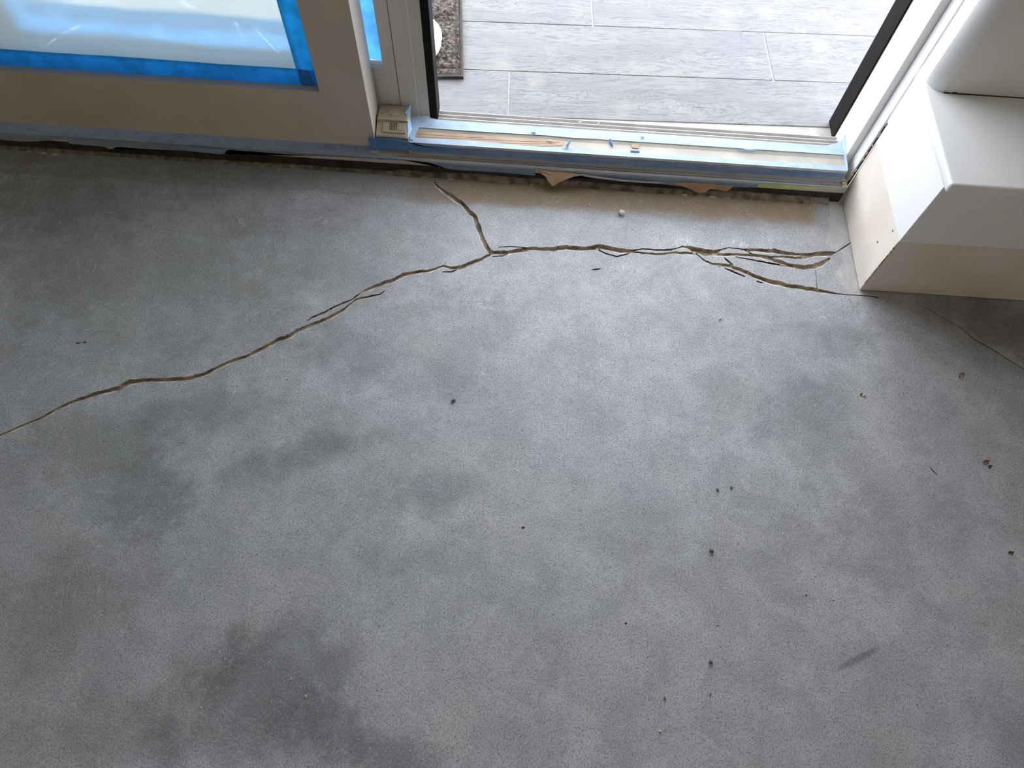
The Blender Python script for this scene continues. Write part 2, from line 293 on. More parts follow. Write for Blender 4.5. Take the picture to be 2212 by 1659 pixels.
# ------------------------------------------------------------------ mesh helpers
def tag(o, label=None, cat=None, group=None, kind=None):
    if label: o['label'] = label
    if cat: o['category'] = cat
    if group: o['group'] = group
    if kind: o['kind'] = kind
    return o
def empty(name, loc):
    o = bpy.data.objects.new(name, None); o.empty_display_size = 0.05; COL.objects.link(o); o.location = loc; return o
def link(name, me, parent=None):
    o = bpy.data.objects.new(name, me); COL.objects.link(o)
    if parent is not None:
        o.parent = parent
        L = Vector(parent.location); q = parent.parent
        while q is not None: q = q.parent
        o.matrix_parent_inverse = parent_world(parent).inverted()
    return o
def parent_world(p):
    m = p.matrix_basis.copy()
    if p.parent: m = parent_world(p.parent) @ p.matrix_parent_inverse @ m
    return m
def from_bm(name, bm, mats, parent=None, smooth=False):
    me = bpy.data.meshes.new(name); bmesh.ops.recalc_face_normals(bm, faces=bm.faces); bm.to_mesh(me); bm.free()
    for m in (mats if isinstance(mats, (list, tuple)) else [mats]): me.materials.append(MT[m])
    if smooth:
        for p in me.polygons: p.use_smooth = True
    return link(name, me, parent)
def add_box(bm, x0, x1, y0, y1, z0, z1, bev=0.0, seg=2):
    t = bmesh.new()
    bmesh.ops.create_cube(t, size=1.0)
    for v in t.verts: v.co = Vector(((x0 + x1) / 2 + v.co.x * (x1 - x0), (y0 + y1) / 2 + v.co.y * (y1 - y0), (z0 + z1) / 2 + v.co.z * (z1 - z0)))
    if bev: bmesh.ops.bevel(t, geom=t.edges[:], offset=bev, segments=seg, profile=0.5, affect='EDGES')
    me = bpy.data.meshes.new('t'); t.to_mesh(me); t.free(); bm.from_mesh(me); bpy.data.meshes.remove(me)
def box(name, x0, x1, y0, y1, z0, z1, m, parent=None, bev=0.0, seg=2):
    bm = bmesh.new(); add_box(bm, x0, x1, y0, y1, z0, z1, bev, seg); return from_bm(name, bm, m, parent)
def add_slab(bm, pts, d):
    """flat polygon pts (3-D) given the thickness vector d"""
    d = Vector(d); a = [bm.verts.new(Vector(p)) for p in pts]; b = [bm.verts.new(Vector(p) + d) for p in pts]
    n = len(pts); bm.faces.new(a); bm.faces.new(b[::-1])
    for i in range(n): bm.faces.new((a[i], a[(i + 1) % n], b[(i + 1) % n], b[i]))
def slab(name, pts, d, m, parent=None):
    bm = bmesh.new(); add_slab(bm, pts, d)
    bmesh.ops.triangulate(bm, faces=[f for f in bm.faces if len(f.verts) > 4]); return from_bm(name, bm, m, parent)
def prof(name, pts, x0, x1, m, parent=None, axis='x'):
    """profile polygon extruded along an axis: pts are (y,z) for x, (x,y) for z"""
    bm = bmesh.new()
    if axis == 'x': add_slab(bm, [(x0, a, b) for a, b in pts], (x1 - x0, 0, 0))
    else: add_slab(bm, [(a, b, x0) for a, b in pts], (0, 0, x1 - x0))
    return from_bm(name, bm, m, parent)
def rag(pts, amp, step, rng):
    """resample a 3-D polyline and make it a little ragged in its own plane"""
    out = []
    for a, b in zip(pts, pts[1:]):
        a, b = np.array(a), np.array(b); k = max(1, int(np.linalg.norm(b - a) / step))
        for i in range(k):
            p = a + (b - a) * i / k; p[2] += rng.uniform(-amp, amp); out.append(tuple(p))
    out.append(tuple(pts[-1])); return out
rng = random.Random(3)

# ================================================================== STRUCTURE
# ---- concrete floor, cut through by the cracks -----------------------------------------------
CR = [  # centre line of each crack: (u, v, width) read off the photograph, laid on the slab
 [(937,390,2),(943,400,3),(954,409,6),(975,424,9),(997,439,9),(1013,455,9),(1027,470,10),(1033,488,10),(1040,511,9),(1048,529,9),(1058,544,11),(1067,546,9)],
 [(1060,545,8),(1092,546,8),(1115,542,9),(1144,537,8),(1171,538,8),(1194,538,9),(1216,534,11),(1239,536,9),(1266,537,8),(1293,533,12),(1318,536,10),(1343,541.6,10),(1366,543,7)],
 [(1289,538,3),(1307,547,3),(1332,554,3.5),(1352,549.5,3),(1370,543,3)],
 [(1076,534,1.5),(1103,532.6,2),(1140,535,2.5)], [(1063,554,2),(1085,553,2.5),(1099,548,2.5)],
 [(1060,550,5),(1036,561,7),(1013,570,8),(995,578,9),(979,579,7),(956,574,4.5),(941,581,5),(918,586,6),(896,588,7),(871,593,8),(853,603,9),(828,612,8),(801,622,6),(782,631,5),(760,647,2.5),(726,661,3.5),(699,675.5,5),(674,685.6,3.5),(663,693.5,1.5)],
 [(988,582,3),(975,587,3.5),(954,587.5,2)],
 [(832,627,1.5),(821,636,2.5),(789,642,3.5),(771,646,3.5),(751,661,3.5),(744,667.5,5),(721,681,6),(692,694.7,6),(669,702.6,6),(645,712.7,6.5),(626,725,8),(601,734,7),(579,745.5,6),(556,758,6),(534,769,6),(511,776,6),(472,792,6),(447,805.7,7),(410,817,7),(360,820.6,7),(311,820.6,7),(281,825.6,9),(261,836.7,9),(236,844,7),(211,850,6.5),(174,861.6,6),(149,871.6,5),(124,882.7,4.5),(87,904,4),(50,919,3.9),(0,940,4),(-70,970,4)],
 [(1360,543,5),(1370,541,4),(1387,537.7,2.5),(1412,539.7,3.5),(1449,539.7,4),(1462,536,2),(1474,532.7,3),(1484,533.5,6),(1499,539.7,12),(1524,544.6,14),(1544,546,13),(1556,539.7,3),(1574,535,2),(1598.6,537.7,2.5),(1613,541,4)],
 [(1366,544,3),(1400,547.6,4.5),(1432,549,4.5),(1449,546,4.5),(1474,546,5.5),(1499,547,5),(1509,551,3)],
 [(1540,549,6),(1574,550,6),(1598.6,549.6,5.5),(1618,551,5.5),(1636,552,6),(1661,558,7),(1686,566,8),(1710,574.5,9),(1735,577.5,10),(1758,575.7,10),(1777,567,9),(1793,557,4)],
 [(1606,538,5),(1611,539.7,7),(1636,539.7,6),(1661,542,8),(1673,542,10),(1698,547,8),(1723,549.6,6.5),(1753,549.6,8),(1772,548.4,11),(1797,546.6,9),(1805,545,3)],
 [(1636,552,5),(1668,554.6,4.5),(1698,554.6,4.5),(1718,557,5.5),(1738,555.8,5.5),(1758,552,4)],
 [(1613,541,4),(1620,547,3),(1634,552,3)], [(1588,554.6,2),(1623,561,3),(1661,568,4),(1698,574.5,4),(1718,579.5,2)],
 [(1803,547,2),(1822,534.7,3),(1838,524,2)],
 [(1507,550,2.5),(1524,564.5,3),(1539,569.5,5),(1561,572,6.5),(1581,575.7,7.5),(1598,582,7.5),(1623,593,7.5),(1648,603,8.5),(1673,610.5,9.5),(1703,616.7,9),(1735,621.7,9),(1767,626.7,8.5),(1788,631,5),(1810,634.6,2),(1835,637,2),(1872,639,2),(1900,643,2)],
 [(1564,557,3),(1571,563,4),(1584,573,4)], [(1564,578,2),(1581,585.7,4),(1598.6,593,4),(1610,598,2)], [(1634,607.5,4),(1648,611,3)],
 [(1761.5,584,1.1),(1763,604,1.1),(1765,624,2)],
 [(1981,657,.7),(2017,674,1.2),(2050,695,1),(2071,705,1.2),(2104,732.6,1.6),(2146,756.7,2.0),(2165,769,1.6),(2189,784,2),(2212,797,1.8),(2290,850,2)],
 [(1277,583,1.5),(1287,582,4),(1299,580,1.5)], [(1549,573,1),(1553,575,2),(1558,578,1)],
 [(2008,1008,1.5),(2016,1018,2.5),(2025,1027,1.5)],
]
PITS = [(2080,812,11,9),(2131,998,11,9),(2139,1008,6,6),(1862,853,6,5),(2184,1195,9,7),(1352,1347,3,3),(168,741,7,3),(183,739,5,4),(1550,1352,2.5,2),(1130,1140,5,3),(620,820,2,2)]
verts, faces, cls, depth = [], [], [], {}
def addpoly(pts, c, dep):
    i0 = len(verts); q = [pz(p[0], p[1]) for p in pts]
    ar = sum(a[0] * b[1] - b[0] * a[1] for a, b in zip(q, q[1:] + q[:1]))
    if abs(ar) < 1e-9: return
    if ar < 0: q = q[::-1]; dep = dep[::-1]                     # counter-clockwise, as the triangulator wants it
    for (w, d) in zip(q, dep):
         depth[len(verts)] = d; verts.append(Vector((w[0], w[1])))
    faces.append(list(range(i0, len(verts)))); cls.append(c)
R = random.Random(11)
def smooth_noise(n, k):
    a = [R.uniform(-1, 1) for _ in range(n // k + 3)]
    return [a[i // k] * (1 - (i % k) / k) + a[i // k + 1] * ((i % k) / k) for i in range(n)]
base_rect = [(-3.2, -4.2), (2.4, -4.2), (2.4, 1.60), (-3.2, 1.60)]
for p in base_rect: depth[len(verts)] = 0; verts.append(Vector(p))
faces.append([0, 1, 2, 3]); cls.append(0)
# pale patch along the foot of the wall
pp = [(1785,426),(1790,445),(1793,462),(1790,478),(1793,492),(1787,508),(1784,528),(1800,537),(1820,545),(1819,560),(1817,573),(1808,588),(1802,599),(1815,611),(1833,634),(1840,648),(1846,661),(1853,650),(1862,640),(1880,635),(1870,560),(1840,430)]
addpoly(pp, 1, [0] * len(pp))
for li, line in enumerate(CR):
    pts = []; k_w = 1.22 if li == 7 else 1.0
    line = [(a, b, w * k_w) for a, b, w in line]
    for a, b in zip(line, line[1:]):
        k = max(1, int(math.hypot(b[0] - a[0], b[1] - a[1]) / 2.4))
        for i in range(k): t = i / k; pts.append([a[j] + (b[j] - a[j]) * t for j in range(3)])
    pts.append(list(line[-1])); N = len(pts)
    off = smooth_noise(N, 3); j1 = [0.8 * a + 0.45 * R.uniform(-1, 1) for a in smooth_noise(N, 3)]; j2 = [a * 0.7 for a in smooth_noise(N, 3)]; chip = smooth_noise(N, 5)
    up, lo, ch = [], [], []
    for i in range(N):
        a, b = pts[max(0, i - 2)], pts[min(N - 1, i + 2)]
        tx, ty = b[0] - a[0], b[1] - a[1]; L = math.hypot(tx, ty) or 1; nx, ny = -ty / L, tx / L
        if ny < 0 or (abs(ny) < 0.15 and nx > 0): nx, ny = -nx, -ny          # n points to the near (lower) side
        w = pts[i][2]; cx = pts[i][0] + nx * off[i] * 0.1 * w; cy = pts[i][1] + ny * off[i] * 0.1 * w
        e = 0.35 if i in (0, N - 1) else 1.0
        up.append((cx - nx * w * e * (0.5 + 0.15 * j1[i] * min(1, 6 / w)), cy - ny * w * e * (0.5 + 0.15 * j1[i] * min(1, 6 / w))))
        lo.append((cx + nx * w * e * (0.5 + 0.11 * j2[i]), cy + ny * w * e * (0.5 + 0.11 * j2[i])))
        cw = (max(0.0, 0.55 + chip[i] * 1.2) * min(1.0, w / 6.0) * 1.35 + 0.15) * e if w > 2.9 else 0.15
        ch.append((lo[-1][0] + nx * cw, lo[-1][1] + ny * cw))
    dp = [(min(0.011, 0.00105 * p[2]) if p[2] > 4.2 else 0.0041) * (0.3 if i in (0, N - 1) else 1) for i, p in enumerate(pts)]
    # quads so that self overlaps of a bend stay harmless
    for i in range(N - 1):
        addpoly([up[i], up[i + 1], lo[i + 1], lo[i]], 3, [dp[i], dp[i + 1], dp[i + 1], dp[i]])
        addpoly([lo[i], lo[i + 1], ch[i + 1], ch[i]], 2, [0, 0, 0, 0])
for (u, v, ru, rv) in PITS:
    k = 11; q = [(u + ru * math.cos(t) * R.uniform(.55, 1.1), v + rv * math.sin(t) * R.uniform(.55, 1.1)) for t in [2 * math.pi * i / k for i in range(k)]]
    addpoly(q, 3, [0.003 + 0.0003 * ru] * k)
vo, eo, fo, ov, oe, of = delaunay_2d_cdt(verts, [], faces, 0, 1e-7, True)
vd = []
for i, src in enumerate(ov):
    vd.append(max([depth[s] for s in src], default=0) if len(src) else 0.006)
fc = [max([cls[s] for s in src], default=-1) for src in of]
top_v, top_f, top_m, idx = [], [], [], {}
def orient(f):
    a, b, c = (vo[i] for i in f[:3]); return list(f) if (b - a).cross(c - a) > 0 else list(f)[::-1]
edge_faces = {}
for k, f in enumerate(fo):
    if fc[k] == 3:
        continue
    if fc[k] < 0: continue
    g = orient(f); row = []
    for i in g:
        if i not in idx: idx[i] = len(top_v); top_v.append((vo[i].x, vo[i].y, 0.0))
        row.append(idx[i])
    top_f.append(row); top_m.append({0: 0, 1: 1, 2: 2}[fc[k]])
me = bpy.data.meshes.new('floor'); me.from_pydata(top_v, [], top_f)
for m in ('conc', 'pale', 'chip'): me.materials.append(MT[m])
me.polygons.foreach_set('material_index', top_m); me.update()
floor = link('floor', me); tag(floor, 'grey polished concrete slab floor, cracked and stained, with debris on it', kind='structure')
# crack troughs, one object for each connected crack
cf = [k for k in range(len(fo)) if fc[k] == 3]
par = {}
def find(a):
    while par.setdefault(a, a) != a: par[a] = par[par[a]]; a = par[a]
    return a
for k in cf:
    f = fo[k]
    for i in f[1:]: par[find(i)] = find(f[0])
comps = {}
for k in cf: comps.setdefault(find(fo[k][0]), []).append(k)
for root, ks in comps.items():
    ec = {}
    for k in ks:
        g = orient(fo[k])
        for a, b in zip(g, g[1:] + g[:1]):
            key = (min(a, b), max(a, b)); ec.setdefault(key, []).append((a, b))
    bnd = [v[0] for v in ec.values() if len(v) == 1]
    V, Fc, Mi, lo_i, up_i = [], [], [], {}, {}
    xs = [vo[i].x for k in ks for i in fo[k]]
    for k in ks:
        row = []
        for i in orient(fo[k]):
            if i not in lo_i: lo_i[i] = len(V); V.append((vo[i].x, vo[i].y, -max(0.0015, vd[i] if vd[i] > 0 else 0.006) * R.uniform(0.93, 1.05)))
            row.append(lo_i[i])
        Fc.append(row); Mi.append(1 if sum(vd[i] for i in fo[k]) / 3 < 0.0043 else 0)
    for a, b in bnd:
        for i in (a, b):
            if i not in up_i: up_i[i] = len(V); V.append((vo[i].x, vo[i].y, 0.0))
        Fc.append([lo_i[a], lo_i[b], up_i[b], up_i[a]]); Mi.append(1 if vd[a] < .0043 else 0)
    nm = 'crack' if max(xs) - min(xs) > 0.03 else 'pit'
    m2 = bpy.data.meshes.new(nm); m2.from_pydata(V, [], Fc); m2.materials.append(MT['fill']); m2.materials.append(MT['filldark']); m2.polygons.foreach_set('material_index', Mi); m2.update()
    o = link(nm, m2, floor)
    if len(ks) > 1500: o['label'] = 'long branching routed-out crack with brown dirt in it'

# ---- room shell ------------------------------------------------------------------------------
YD = 1.397                                     # plane of the door's room face
st = lambda o, label: tag(o, label, kind='structure')
st(box('wall_left', -3.3, -3.2, -4.2, 1.6, 0, 2.6, 'room'), 'cream painted room wall left of the glass doors')
st(box('wall_rear', -3.3, 2.5, -4.3, -4.2, 0, 2.6, 'room'), 'cream painted room wall opposite the glass doors')
st(box('ceiling', -3.3, 2.5, -4.3, 1.6, 2.6, 2.7, 'ceil'), 'cream painted ceiling above the concrete floor')
wf = empty('wall_front', (0, 1.5, 0)); st(wf, 'painted wall around the sliding door opening')
box('wall_panel', -3.3, -1.62, 1.397, 1.6, 0, 2.6, 'room', wf)
box('wall_panel', -1.62, 2.5, 1.397, 1.6, 2.15, 2.6, 'room', wf)
st(box('wall_side', 2.4, 2.5, -4.2, 1.3, 0, 2.6, 'room'), 'cream painted room wall beyond the right wall block')

# right wall: low block with bare drywall foot, ledge, bull-nosed wall above
X0, Y0, Y1 = 0.871, 1.085, 1.396
wr = empty('wall_right', (X0, Y0, 0)); st(wr, 'white wall block right of the doorway with a bare drywall strip at its foot')
box('wall_block', X0, 2.4, Y0, Y1, 0.200, 0.390, 'white', wr, 0.0015)
def ragged_band():
    bm = bmesh.new(); r = random.Random(5); n = 90
    xs = [X0 + 0.0213 + (2.38 - X0) * (i / n) ** 1.5 for i in range(n + 1)]
    front = [(x, Y0 + 0.0015, 0.1995 + r.uniform(-.0012, .0008)) for x in xs]
    add_slab(bm, [(xs[0], Y0 + .0015, 0.003)] + [(xs[-1], Y0 + .0015, 0.003)] + front[::-1], (0, 0.02, 0))
    ys = [Y0 + 0.0015 + (Y1 - Y0 - 0.0015) * i / 24 for i in range(25)]
    left = [(X0 + 0.0012, y, 0.1995 + r.uniform(-.0008, .0006)) for y in ys]
    add_slab(bm, [(X0 + .0012, ys[0], 0.003), (X0 + .0012, ys[-1], 0.003)] + left[::-1], (0.02, 0, 0))
    bmesh.ops.triangulate(bm, faces=[f for f in bm.faces if len(f.verts) > 4])
    return from_bm('drywall_strip', bm, 'drywall', wr)
o = ragged_band(); o['label'] = 'bare brownish drywall strip where the baseboard was removed'
box('wall_core', X0 + 0.021, 2.4, Y0 + 0.021, Y1, 0.0, 0.2, 'drywall', wr)
bm = bmesh.new(); r = random.Random(8)                       # torn paint edge along the strip's corner and top
for i in range(46):
    z = 0.03 + 0.17 * i / 46; s = r.uniform(0.0006, 0.0022)
    add_box(bm, X0 + .0004, X0 + .0012 + s, Y0 + .0006, Y0 + .002 + s, z, z + 0.005 + r.uniform(-.002, .003))
for i in range(60):
    x = X0 + 0.02 + i * 0.018 + r.uniform(-.006, .006)
    if r.random() < 0.45: add_box(bm, x, x + r.uniform(.004, .02), Y0 + .0003, Y0 + .002, 0.1985, 0.2005 + r.uniform(0, .0012))
from_bm('torn_edge', bm, 'rough', wr)['kind'] = 'stuff'
# upper wall with a rounded corner
rad = 0.034; ux, uy = X0, 1.328
pts = [(2.4, uy)] + [(ux + rad - rad * math.sin(t), uy + rad - rad * math.cos(t)) for t in [i * math.pi / 2 / 40 for i in range(41)]] + [(ux, Y1), (2.4, Y1)]
o = prof('wall_upper', pts, 0.415, 2.6, 'whitewall', wr, 'z')
for p in o.data.polygons: p.use_smooth = abs(p.normal.z) < .5 and len(p.vertices) == 4 and p.area < 0.02
# ledge with an eased nose, slightly proud of the block
lx, ly = 0.862, 1.060
led = [(lx + .006, ly), (2.4, ly), (2.4, Y1), (lx, Y1), (lx, ly + .006)]
bm = bmesh.new(); add_box(bm, lx, 2.4, ly, Y1 - .002, 0.390, 0.415, 0.007, 4)
led = from_bm('trim_2', bm, 'white', None, True); st(led, 'white painted ledge board with a rounded nose on the right wall block')
bm = bmesh.new(); r = random.Random(2)                       # dark open caulk joint at the back of the ledge
for (a, b, h) in [(0.903, 0.914, .0018), (0.914, 0.923, .0008), (0.922, 0.931, .0030), (0.931, 1.0, .0014), (1.0, 1.4, .0010)]: add_box(bm, a, b, uy - .0025, uy + .001, .4152, .4152 + h)
from_bm('caulk_gap', bm, 'gap', led)

# right door jamb: rubber strip, jamb face, casing
tj = empty('trim_1', (0.845, 1.5, 0)); st(tj, 'white painted door jamb right of the opening with a black rubber seal')
box('jamb', 0.845, 0.90, 1.440, 1.61, 0.02, 2.15, 'white', tj, 0.002)
box('casing', 0.864, 0.8705, 1.4005, 1.4395, 0.045, 2.15, 'white', tj, 0.0012)
box('weatherstrip', 0.8405, 0.846, 1.545, 1.612, 0.062, 2.15, 'black', tj, 0.002)
bm = bmesh.new(); r = random.Random(4)
for i in range(40):
    z = 0.02 + 0.24 * i / 40; k = i / 40; add_box(bm, 0.8660 + k * .003 + r.uniform(0, .0015), 0.8712, 1.3965, 1.4005, z, z + .0062 + r.uniform(0, .001))
from_bm('caulk_gap', bm, 'gap', tj)
bm = bmesh.new()
for i in range(15):
    z = 0.06 + 0.2 * r.random(); k = (z - .06) * 5; w = r.uniform(.0006, .0022); add_box(bm, 0.8655 + k * .003, 0.8660 + k * .003 + w, 1.3966, 1.3985, z, z + r.uniform(.003, .014), .0004, 1)
from_bm('caulk_crumbs', bm, 'chip', tj)['kind'] = 'stuff'
box('door_head', -1.62, 0.845, 1.40, 1.61, 2.11, 2.15, 'white', tj)

# sliding doors
def sliding_door(name, x0, x1, yf, yb, zb, rail_top, stile, rec, m, label, tape_w):
    e = empty(name, ((x0 + x1) / 2, (yf + yb) / 2, zb)); st(e, label)
    box('bottom_rail', x0 + stile, x1 - stile, yf, yb, zb, rail_top, m, e)
    box('stile', x1 - stile, x1, yf, yb, zb, 2.1, m, e, 0.0004); box('stile', x0, x0 + stile, yf, yb, zb, 2.1, m, e, 0.0004)
    box('top_rail', x0 + stile, x1 - stile, yf, yb, 1.98, 2.1, m, e, 0.0015)
    gx0, gx1, gz0, gz1 = x0 + stile, x1 - stile, rail_top, 1.98
    box('glass_pane', gx0, gx1, yf + rec + 0.004, yf + rec + 0.008, gz0, gz1, 'glass', e)
    g = gx0 + tape_w - .01, gx1 - tape_w + .01, gz0 + tape_w - .01
    # slightly billowing film
    bm = bmesh.new(); nx, nz = 60, 70; grid = []
    for j in range(nz + 1):
        for i in range(nx + 1):
            x = g[0] + (g[1] - g[0]) * i / nx; z = g[2] + (gz1 - g[2]) * (j / nz) ** 1.6
            s = math.sin(x * 23 + z * 9) * math.sin(z * 31 - x * 7) * 0.0015 + math.sin(x * 61 - z * 40) * 0.0006
            ed = min(1, i / 4, (nx - i) / 4, j / 4)
            grid.append(bm.verts.new((x, yf + rec - .0005 + s * ed, z)))
    for j in range(nz):
        for i in range(nx):
            k = j * (nx + 1) + i; bm.faces.new((grid[k], grid[k + 1], grid[k + nx + 2], grid[k + nx + 1]))
    f = from_bm('plastic_film', bm, 'film', e, True); f['label'] = 'translucent plastic masking film over the glass'
    return e, gx0, gx1, gz0, gz1
d1, gx0, gx1, gz0, gz1 = sliding_door('door_1', -1.56, -0.404, YD, 1.487, 0.072, 0.242, 0.115, 0.020, 'door', 'greige sliding door panel nearest the room, its glass masked with film and blue tape', 0.05)
yg = YD + 0.0185
def strip(name, pts, m, parent, d=(0, 0.0012, 0)): return slab(name, pts, d, m, parent)
bt = [(gx0, yg, gz0 + .0485), (-1.2, yg, gz0 + .0475), (-0.95, yg, gz0 + .0485), (-.75, yg, gz0 + .0465), (gx1 - .0, yg, gz0 + .0478)]
o = strip('masking_tape', [(gx0, yg, gz0 + .0005), (gx1 - .0005, yg, gz0 + .0005)] + bt[::-1], 'tape', d1); o['label'] = 'bright blue masking tape along the foot of the glass'
o = strip('masking_tape', [(gx1 - .0495, yg - .0015, gz0 + .006), (gx1 - .0005, yg - .0015, gz0 + .001), (gx1 - .0005, yg - .0015, gz1), (gx1 - .0490, yg - .0015, gz1)], 'tape', d1); o['label'] = 'bright blue masking tape up the right side of the glass'
o = strip('masking_tape', [(gx1 - .045, yg - .003, gz0 + .002), (gx1 - .018, yg - .003, gz0 + .002), (gx1 - .020, yg - .003, gz0 + .0465), (gx1 - .045, yg - .003, gz0 + .0465)], 'tapedark', d1); o['label'] = 'darker blue where two tapes overlap in the corner'
strip('masking_tape', [(gx0, yg - .0015, gz0), (gx0 + .05, yg - .0015, gz0), (gx0 + .05, yg - .0015, gz1), (gx0, yg - .0015, gz1)], 'tape', d1)
bm = bmesh.new(); u = py(553, 242, YD)
for k in range(7):
    a = k * 0.9; add_slab(bm, [(u[0] + math.cos(a) * .001, YD - .0004, u[2] + math.sin(a) * .001), (u[0] + math.cos(a) * .005, YD - .0004, u[2] + math.sin(a) * .0035), (u[0] + math.cos(a + .25) * .004, YD - .0004, u[2] + math.sin(a + .25) * .003)], (0, .0006, 0))
from_bm('paint_scuff', bm, 'wood', d1)
D2 = -0.2485
d2, hx0, hx1, hz0, hz1 = sliding_door('door_2', -1.42, -0.269, 1.4975, 1.552, 0.092, 0.240, 0.108, 0.014, 'door2', 'grey sliding door panel on the outer track, partly behind the front panel', 0.05)
box('weatherstrip', -0.269, D2, 1.4965, 1.550, 0.080, 2.1, 'black', d2, 0.002)['label'] = 'black rubber seal on the door edge'
for xx in (-0.345, -0.300): box('stile_groove', xx, xx + .0012, 1.4969, 1.4976, 0.093, 2.0, 'gap' if xx < -.33 else 'white', d2)
yh = 1.4975 + 0.0128
o = strip('masking_tape', [(hx1 - .05, yh, hz0 + .014), (hx1 - .001, yh, hz0 + .012), (hx1 - .001, yh, hz1), (hx1 - .05, yh, hz1)], 'tape2', d2); o['label'] = 'blue masking tape beside the outer stile'
strip('masking_tape', [(hx0, yh - .0013, hz0 + .0005), (hx1 - .052, yh - .0013, hz0 + .0005), (hx1 - .052, yh - .0013, hz0 + .085), (hx0, yh - .0013, hz0 + .085)], 'tape2', d2)
box('glass_bead', hx1 - .05, hx1 - .001, yh - .003, yh + .002, hz0 + .0005, hz0 + .012, 'white', d2)

# ---- patio outside: plank tiles laid slightly out of square with the door ---------------------
ang = math.radians(2.5); ca, sa = math.cos(ang), math.sin(ang)
DZ = 0.060
pd = empty('patio_deck', (0.3, 1.55, 0)); st(pd, 'pale grey wood-look tile patio outside the doorway')
box('bedding', -3.2, 2.6, 1.60, 5.0, -0.05, DZ - .002, 'grout', pd)
slab('bedding_edge', [(-1.6, 1.485, 0.048), (0.845, 1.538, 0.048), (0.845, 1.62, 0.048), (-1.6, 1.62, 0.048)], (0, 0, 0.0095), 'grout', pd)
org = np.array(pz(1000, 150, DZ))[:2]; rw = 0.209
def plank(row, s0, s1, t0=None, t1=None):
    g = 0.0016
    a0 = row * rw + g if t0 is None else t0; a1 = (row + 1) * rw - g if t1 is None else t1
    s0 += g * 1.5; s1 -= g * 1.5
    cxy = org + np.array([ca, sa]) * (s0 + s1) / 2 + np.array([-sa, ca]) * (a0 + a1) / 2
    L, Wd = (s1 - s0) / 2, (a1 - a0) / 2
    bm = bmesh.new(); add_box(bm, -L, L, -Wd, Wd, -0.009, 0.0, 0.0012, 1)
    me = bpy.data.meshes.new('plank'); bm.to_mesh(me); bm.free(); me.materials.append(MT['tile'])
    o = bpy.data.objects.new('plank', me); COL.objects.link(o); o.parent = pd
    o.matrix_parent_inverse = Matrix.Translation(-pd.location); o.location = (cxy[0], cxy[1], DZ + R.uniform(-.0004, .0004)); o.rotation_euler = (0, 0, ang)
s_of = lambda u, v: float(np.dot(np.array(pz(u, v, DZ))[:2] - org, (ca, sa)))
j1, j2, j3 = s_of(1099, 200), s_of(1661, 125), s_of(1279, 25)
for (row, j, t0) in [(-1, j1, -0.179), (0, j2, None), (1, j3, None), (2, 0.1, None), (3, 0.75, None), (4, .35, None), (5, 0.0, None), (6, .6, None)]:
    lens = 1.2; ks = [j - 2 * lens, j - lens, j, j + lens, j + 2 * lens]
    for a, b in zip(ks, ks[1:]):
        if row == -1:
            if b < -0.9 or a > 1.1: continue
            # the front row is cut to the door frame
            plank(row, max(a, -1.3), min(b, 1.16), t0, None)
        elif row == 0: plank(row, a, b)
        else: plank(row, a, b)
st(box('patio_sky_blocker', -3.6, 3.2, 1.6, 4.3, 2.72, 2.85, 'blocker'), 'unseen slab added above the patio to block overhead sky light')  # out of view, added to cut the sky light falling on the tiles

# ================================================================== THRESHOLD
th = empty('door_threshold', (0.2, 1.44, 0))
tag(th, 'stepped door threshold covered with dusty torn blue masking tape', 'threshold')
XL, XR = -1.60, 0.862
box('sub_sill', XL, XR, 1.3765, 1.60, 0.0, 0.0465, 'gap', th)
prof('lower_step', [(1.3755, 0.036), (1.3755, 0.052), (1.3775, 0.0545), (1.60, 0.0545), (1.60, 0.0465), (1.379, 0.0465), (1.379, .036)], XL, XR, 'sill', th)
# upper block with a front lip, a shallow dusty channel and a raised rear band
prof('sill_block', [(1.3925, 0.0545), (1.3925, 0.0925), (1.3955, 0.0965), (1.4085, 0.0965), (1.4115, 0.0940), (1.438, 0.0940), (1.449, 0.0975), (1.479, 0.0985), (1.479, 0.0545)], -0.316, 0.8445, 'sill', th)
box('track_base', -0.3, 0.8445, 1.480, 1.541, 0.0545, 0.074, 'alu', th)
for y in (1.4855, 1.4985, 1.5115, 1.5245): box('track_rail', D2 + .001 if y > 1.496 else -0.3, 0.842, y - .0014, y + .0014, 0.074, 0.0895, 'alu', th, 0.0006, 1)
r = random.Random(21)
# lower riser tapes with torn lower edges
yt = 1.3745
def riser_tape(edge_px, top, m, label=None, y=yt, amp=.0007, x_pad=None):
    low = rag([py(u, v, y) for u, v in edge_px], amp, .006, r)
    low = [(x, y, max(0.004, min(z, top - .003))) for x, _, z in low]
    o = slab('masking_tape', low + [(low[-1][0], y, top), (low[0][0], y, top)], (0, .0008, 0), m, th)
    if label: o['label'] = label
    return o
riser_tape([(-70,297),(0,301.5),(34,305),(63,306),(113,303),(130,300),(140,302)], .0545, 'tapeleft', 'dusty grey-blue tape with a torn end')
riser_tape([(150,310.5),(203,315),(226,317),(235,322),(244,322),(251,317),(316,322),(396,326),(475,333),(484,331.6),(489,325),(500,324),(550,328),(618,333),(722,338),(780,337),(815,344)], .0545, 'tapeleft', 'dusty blue tape below the front door panel')
riser_tape([(815,344),(857,346.5)], .0545, 'tapeblue', 'short clean blue tape patch')
riser_tape([(858,346),(881,349),(897,347.5),(930,352),(949,358),(961,364),(991,367.5),(1038,370),(1085,373),(1156,379.5)], .0545, 'taperiser')
riser_tape([(1215,386),(1259,379),(1304,385),(1358,392),(1426,397),(1467,402),(1500,398),(1581,404),(1635,405)], .0545, 'taperiser', 'dark blue tape torn along its lower edge')
